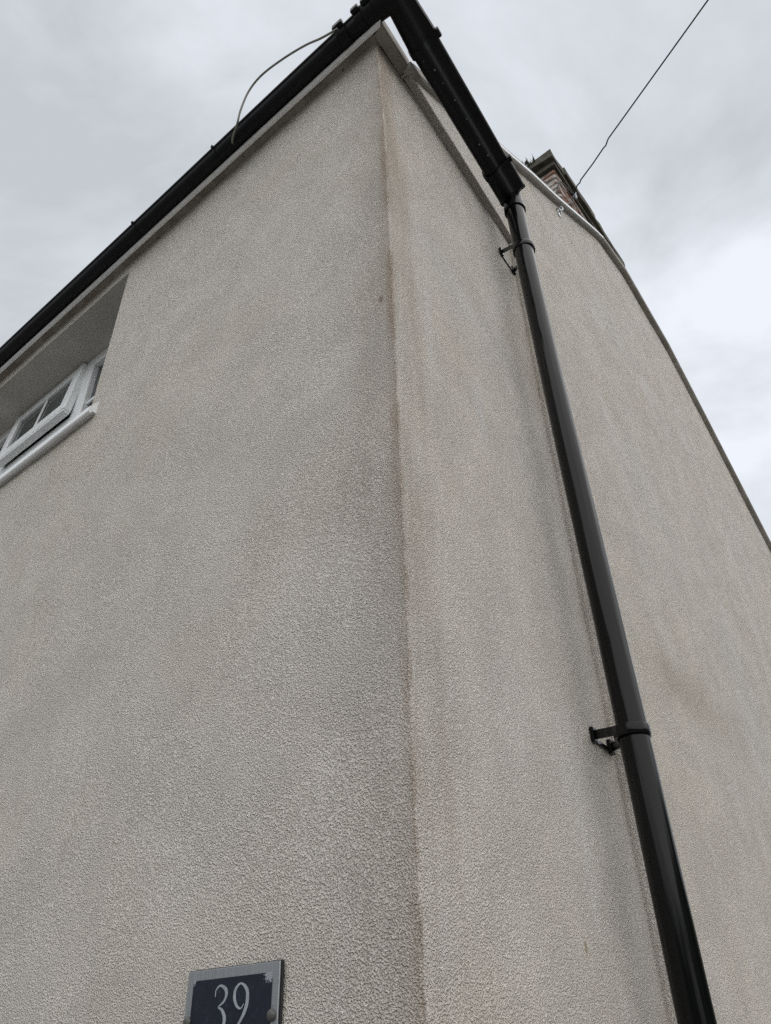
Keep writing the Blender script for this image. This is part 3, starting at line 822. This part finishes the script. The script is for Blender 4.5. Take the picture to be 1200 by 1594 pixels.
# ------------------------------------------------------------------ number plate beside the corner
pl = empty('house_number_plate', F(-0.384, 0, -0.04))
tag(pl, 'brushed metal and navy house number plate reading 39 on the front wall', 'number plate')
PZ0 = -0.046
def tilt(x, y, z):      # hung a touch out of level
    return F(x, y, z + (x + 0.383) * 0.009)
bm = B(); fbox(bm, -0.4955, -0.2685, -0.0075, -0.0035, PZ0 - 0.001, 0.1135, 0.0008, fn=tilt); obj('backing_plate', bm, M_DARK, pl)
bm = B(); fbox(bm, -0.4945, -0.2715, -0.0112, -0.0077, PZ0, 0.112, 0.0010, fn=tilt); obj('metal_plate', bm, M_ALU, pl)
bm = B(); fbox(bm, -0.478, -0.2865, -0.0120, -0.0111, PZ0 + 0.014, 0.0975, 0.0003, fn=tilt); obj('navy_panel', bm, M_NAVY, pl)
def stroke(pts, ws, name):
    P = spline([(x, 0, z) for x, z in pts], 7)
    Wd = []
    for i in range(len(ws) - 1): Wd += [ws[i] + (ws[i + 1] - ws[i]) * k / 7 for k in range(7)]
    Wd.append(ws[-1])
    b = B(); rings = []
    for i, p in enumerate(P):
        t_ = (P[min(i + 1, len(P) - 1)] - P[max(i - 1, 0)]).normalized()
        nn = Vector((-t_.z, 0, t_.x))
        a, c = p + nn * (Wd[i] * 1.22), p - nn * (Wd[i] * 1.22)
        rings.append([tilt(a.x, -0.0126, a.z), tilt(c.x, -0.0126, c.z), tilt(c.x, -0.0119, c.z), tilt(a.x, -0.0119, a.z)])
    loft(b, rings); return obj(name, b, M_SILVER, pl)
mm = 0.001
stroke([(-0.4180, 0.0715), (-0.4172, 0.0810), (-0.4075, 0.0868), (-0.3950, 0.0818), (-0.3912, 0.0738), (-0.3958, 0.0645), (-0.4095, 0.0571)],
       [0.5 * mm, 0.8 * mm, 1.2 * mm, 2.4 * mm, 2.6 * mm, 1.6 * mm, 0.5 * mm], 'digit_three')
stroke([(-0.4095, 0.0571), (-0.3990, 0.0525), (-0.3915, 0.0420), (-0.3930, 0.0310), (-0.4010, 0.0235), (-0.4130, 0.0205)],
       [0.6 * mm, 1.9 * mm, 2.8 * mm, 2.6 * mm, 1.6 * mm, 0.6 * mm], 'digit_three')
stroke([(-0.3480, 0.0585), (-0.3545, 0.0528), (-0.3640, 0.0565), (-0.3706, 0.0668), (-0.3696, 0.0795), (-0.3578, 0.0868), (-0.3440, 0.0790), (-0.3400, 0.0662), (-0.3432, 0.0515), (-0.3530, 0.0370), (-0.3655, 0.0255), (-0.3780, 0.0200)],
       [0.6 * mm, 0.9 * mm, 1.7 * mm, 2.5 * mm, 2.2 * mm, 1.0 * mm, 2.4 * mm, 2.9 * mm, 2.8 * mm, 2.0 * mm, 1.2 * mm, 0.6 * mm], 'digit_nine')
for x, z in ((-0.4835, 0.0395), (-0.2840, 0.0405)):
    b = B(); c = tilt(x, -0.0112, z)
    rings = []
    for h, r in ((0.0, 0.0084), (0.0025, 0.0084), (0.0050, 0.0064), (0.0060, 0.0034)):
        rings.append([c + Vector((math.cos(k * math.pi / 9) * r * (1 + .06 * noise.noise(Vector((k, h * 900, x * 50)))), -h, math.sin(k * math.pi / 9) * r)) for k in range(18)])
    loft(b, rings); obj('screw_cap', b, M_DIRT, pl, smooth=0.6)

# ------------------------------------------------------------------ wires and fixings
arch = [(-0.751, -0.0435, 3.084), (-0.690, -0.100, 3.010), (-0.625, -0.132, 3.011), (-0.603, -0.142, 3.070), (-0.562, -0.146, 3.167), (-0.490, -0.146, 3.204),
        (-0.368, -0.146, 3.162), (-0.248, -0.141, 3.105), (-0.167, -0.136, 3.049), (-0.094, -0.131, 3.015)]
bm = B(); sweep(bm, spline([F(*p) for p in arch], 8), 0.0042, 8)
lc = tag(obj('loose_cable', bm, M_COAX, None, smooth=0.8), 'thin pale cable arching out over the front gutter against the sky', 'cable')
for cx_, cy_, cz_ in ((-0.748, -0.046, 3.078), (-0.097, -0.128, 3.016)):
    bm = B(); fbox(bm, cx_ - 0.007, cx_ + 0.007, cy_ - 0.006, cy_ + 0.008, cz_ - 0.008, cz_ + 0.008, 0.002); obj('cable_clip', bm, M_DARK, lc)

wz = 6.2
wire = [(-0.190, 3.12, 6.17), (-0.121, 3.062, 6.20), (-0.089, 3.057, 6.205), (-0.069, 3.034, 6.20), (0.085, 2.96, 6.195), (0.213, 2.895, 6.20), (0.238, 2.887, 6.198), (0.281, 2.846, 6.20)]
d = (Vector((1.304, 2.353, 0)) - Vector((0.281, 2.846, 0)))
for k in (0.5, 1.0, 2, 4, 7, 11, 16):
    wire.append((0.281 + d.x * k, 2.846 + d.y * k, 6.2 + 0.0004 * (k - 1) * k))
bm = B(); sweep(bm, [Vector((x, y, z + EYE)) for x, y, z in wire], 0.0062, 8)
tag(obj('overhead_wire', bm, M_WIRE, None, smooth=0.8), 'black overhead wire running from the chimney up across the sky', 'wire')

fx = CX1 + 0.010
cab = [(fx - 0.10, CY0 - 0.02, 5.60), (fx - 0.03, CY0 - 0.022, 5.86), (fx + 0.006, CY0 + 0.02, 6.02), (fx + 0.008, CY0 + 0.18, 6.13), (fx + 0.008, CY0 + 0.31, 6.17), (fx + 0.008, CY0 + 0.22, 5.95), (fx + 0.008, CY0 + 0.05, 5.72), (fx + 0.004, CY0 + 0.01, 5.60), (fx + 0.004, CY0 + 0.03, 5.2)]
bm = B(); sweep(bm, spline([Vector((x, y, z + EYE)) for x, y, z in cab], 6), 0.006, 6)
tag(obj('chimney_cable', bm, M_WIRE, None, smooth=0.8), 'slack black cable looped across the brick chimney face', 'cable')
ins = empty('wire_insulator', Vector((fx, CY0 + 0.30, 6.16 + EYE)))
tag(ins, 'small pale insulator bracket holding the wire under the chimney cap', 'insulator')
bm = B(); sweep(bm, [Vector((fx - 0.01, CY0 + 0.31, 6.15 + EYE)), Vector((fx + 0.03, CY0 + 0.31, 6.16 + EYE))], 0.008, 8); obj('peg', bm, M_GALV, ins)
bm = B(); sweep(bm, [Vector((fx + 0.028, CY0 + 0.315, 6.11 + EYE)), Vector((fx + 0.030, CY0 + 0.313, 6.14 + EYE)), Vector((fx + 0.030, CY0 + 0.312, 6.16 + EYE)), Vector((fx + 0.032, CY0 + 0.31, 6.19 + EYE))], [0.008, 0.013, 0.010, 0.013], 10); obj('bobbin', bm, M_SILVER, ins, smooth=0.6)

hk = empty('wire_hook', GP(1.935, 0, 4.34))
tag(hk, 'shiny galvanised hook fixed high on the gable wall under the verge', 'hook')
bm = B(); hexa(bm, [GP(a, o, z) for z in (4.285, 4.35) for a, o in ((1.915, -0.004), (1.955, -0.004), (1.955, 0.006), (1.915, 0.006))], 0.002); obj('hook_plate', bm, M_GALV, hk)
bm = B()
sweep(bm, spline([GP(1.935, 0.004, 4.335), GP(1.94, 0.022, 4.335), GP(1.945, 0.030, 4.345), GP(1.94, 0.031, 4.36), GP(1.93, 0.024, 4.365)], 6), 0.0055, 8); obj('hook_rod', bm, M_GALV, hk, smooth=0.8)
bm = B()
sweep(bm, spline([GP(1.92, 0.004, 4.345), GP(1.905, 0.016, 4.325), GP(1.91, 0.024, 4.30), GP(1.925, 0.016, 4.28)], 6), 0.005, 8); obj('hook_arm', bm, M_GALV, hk, smooth=0.8)
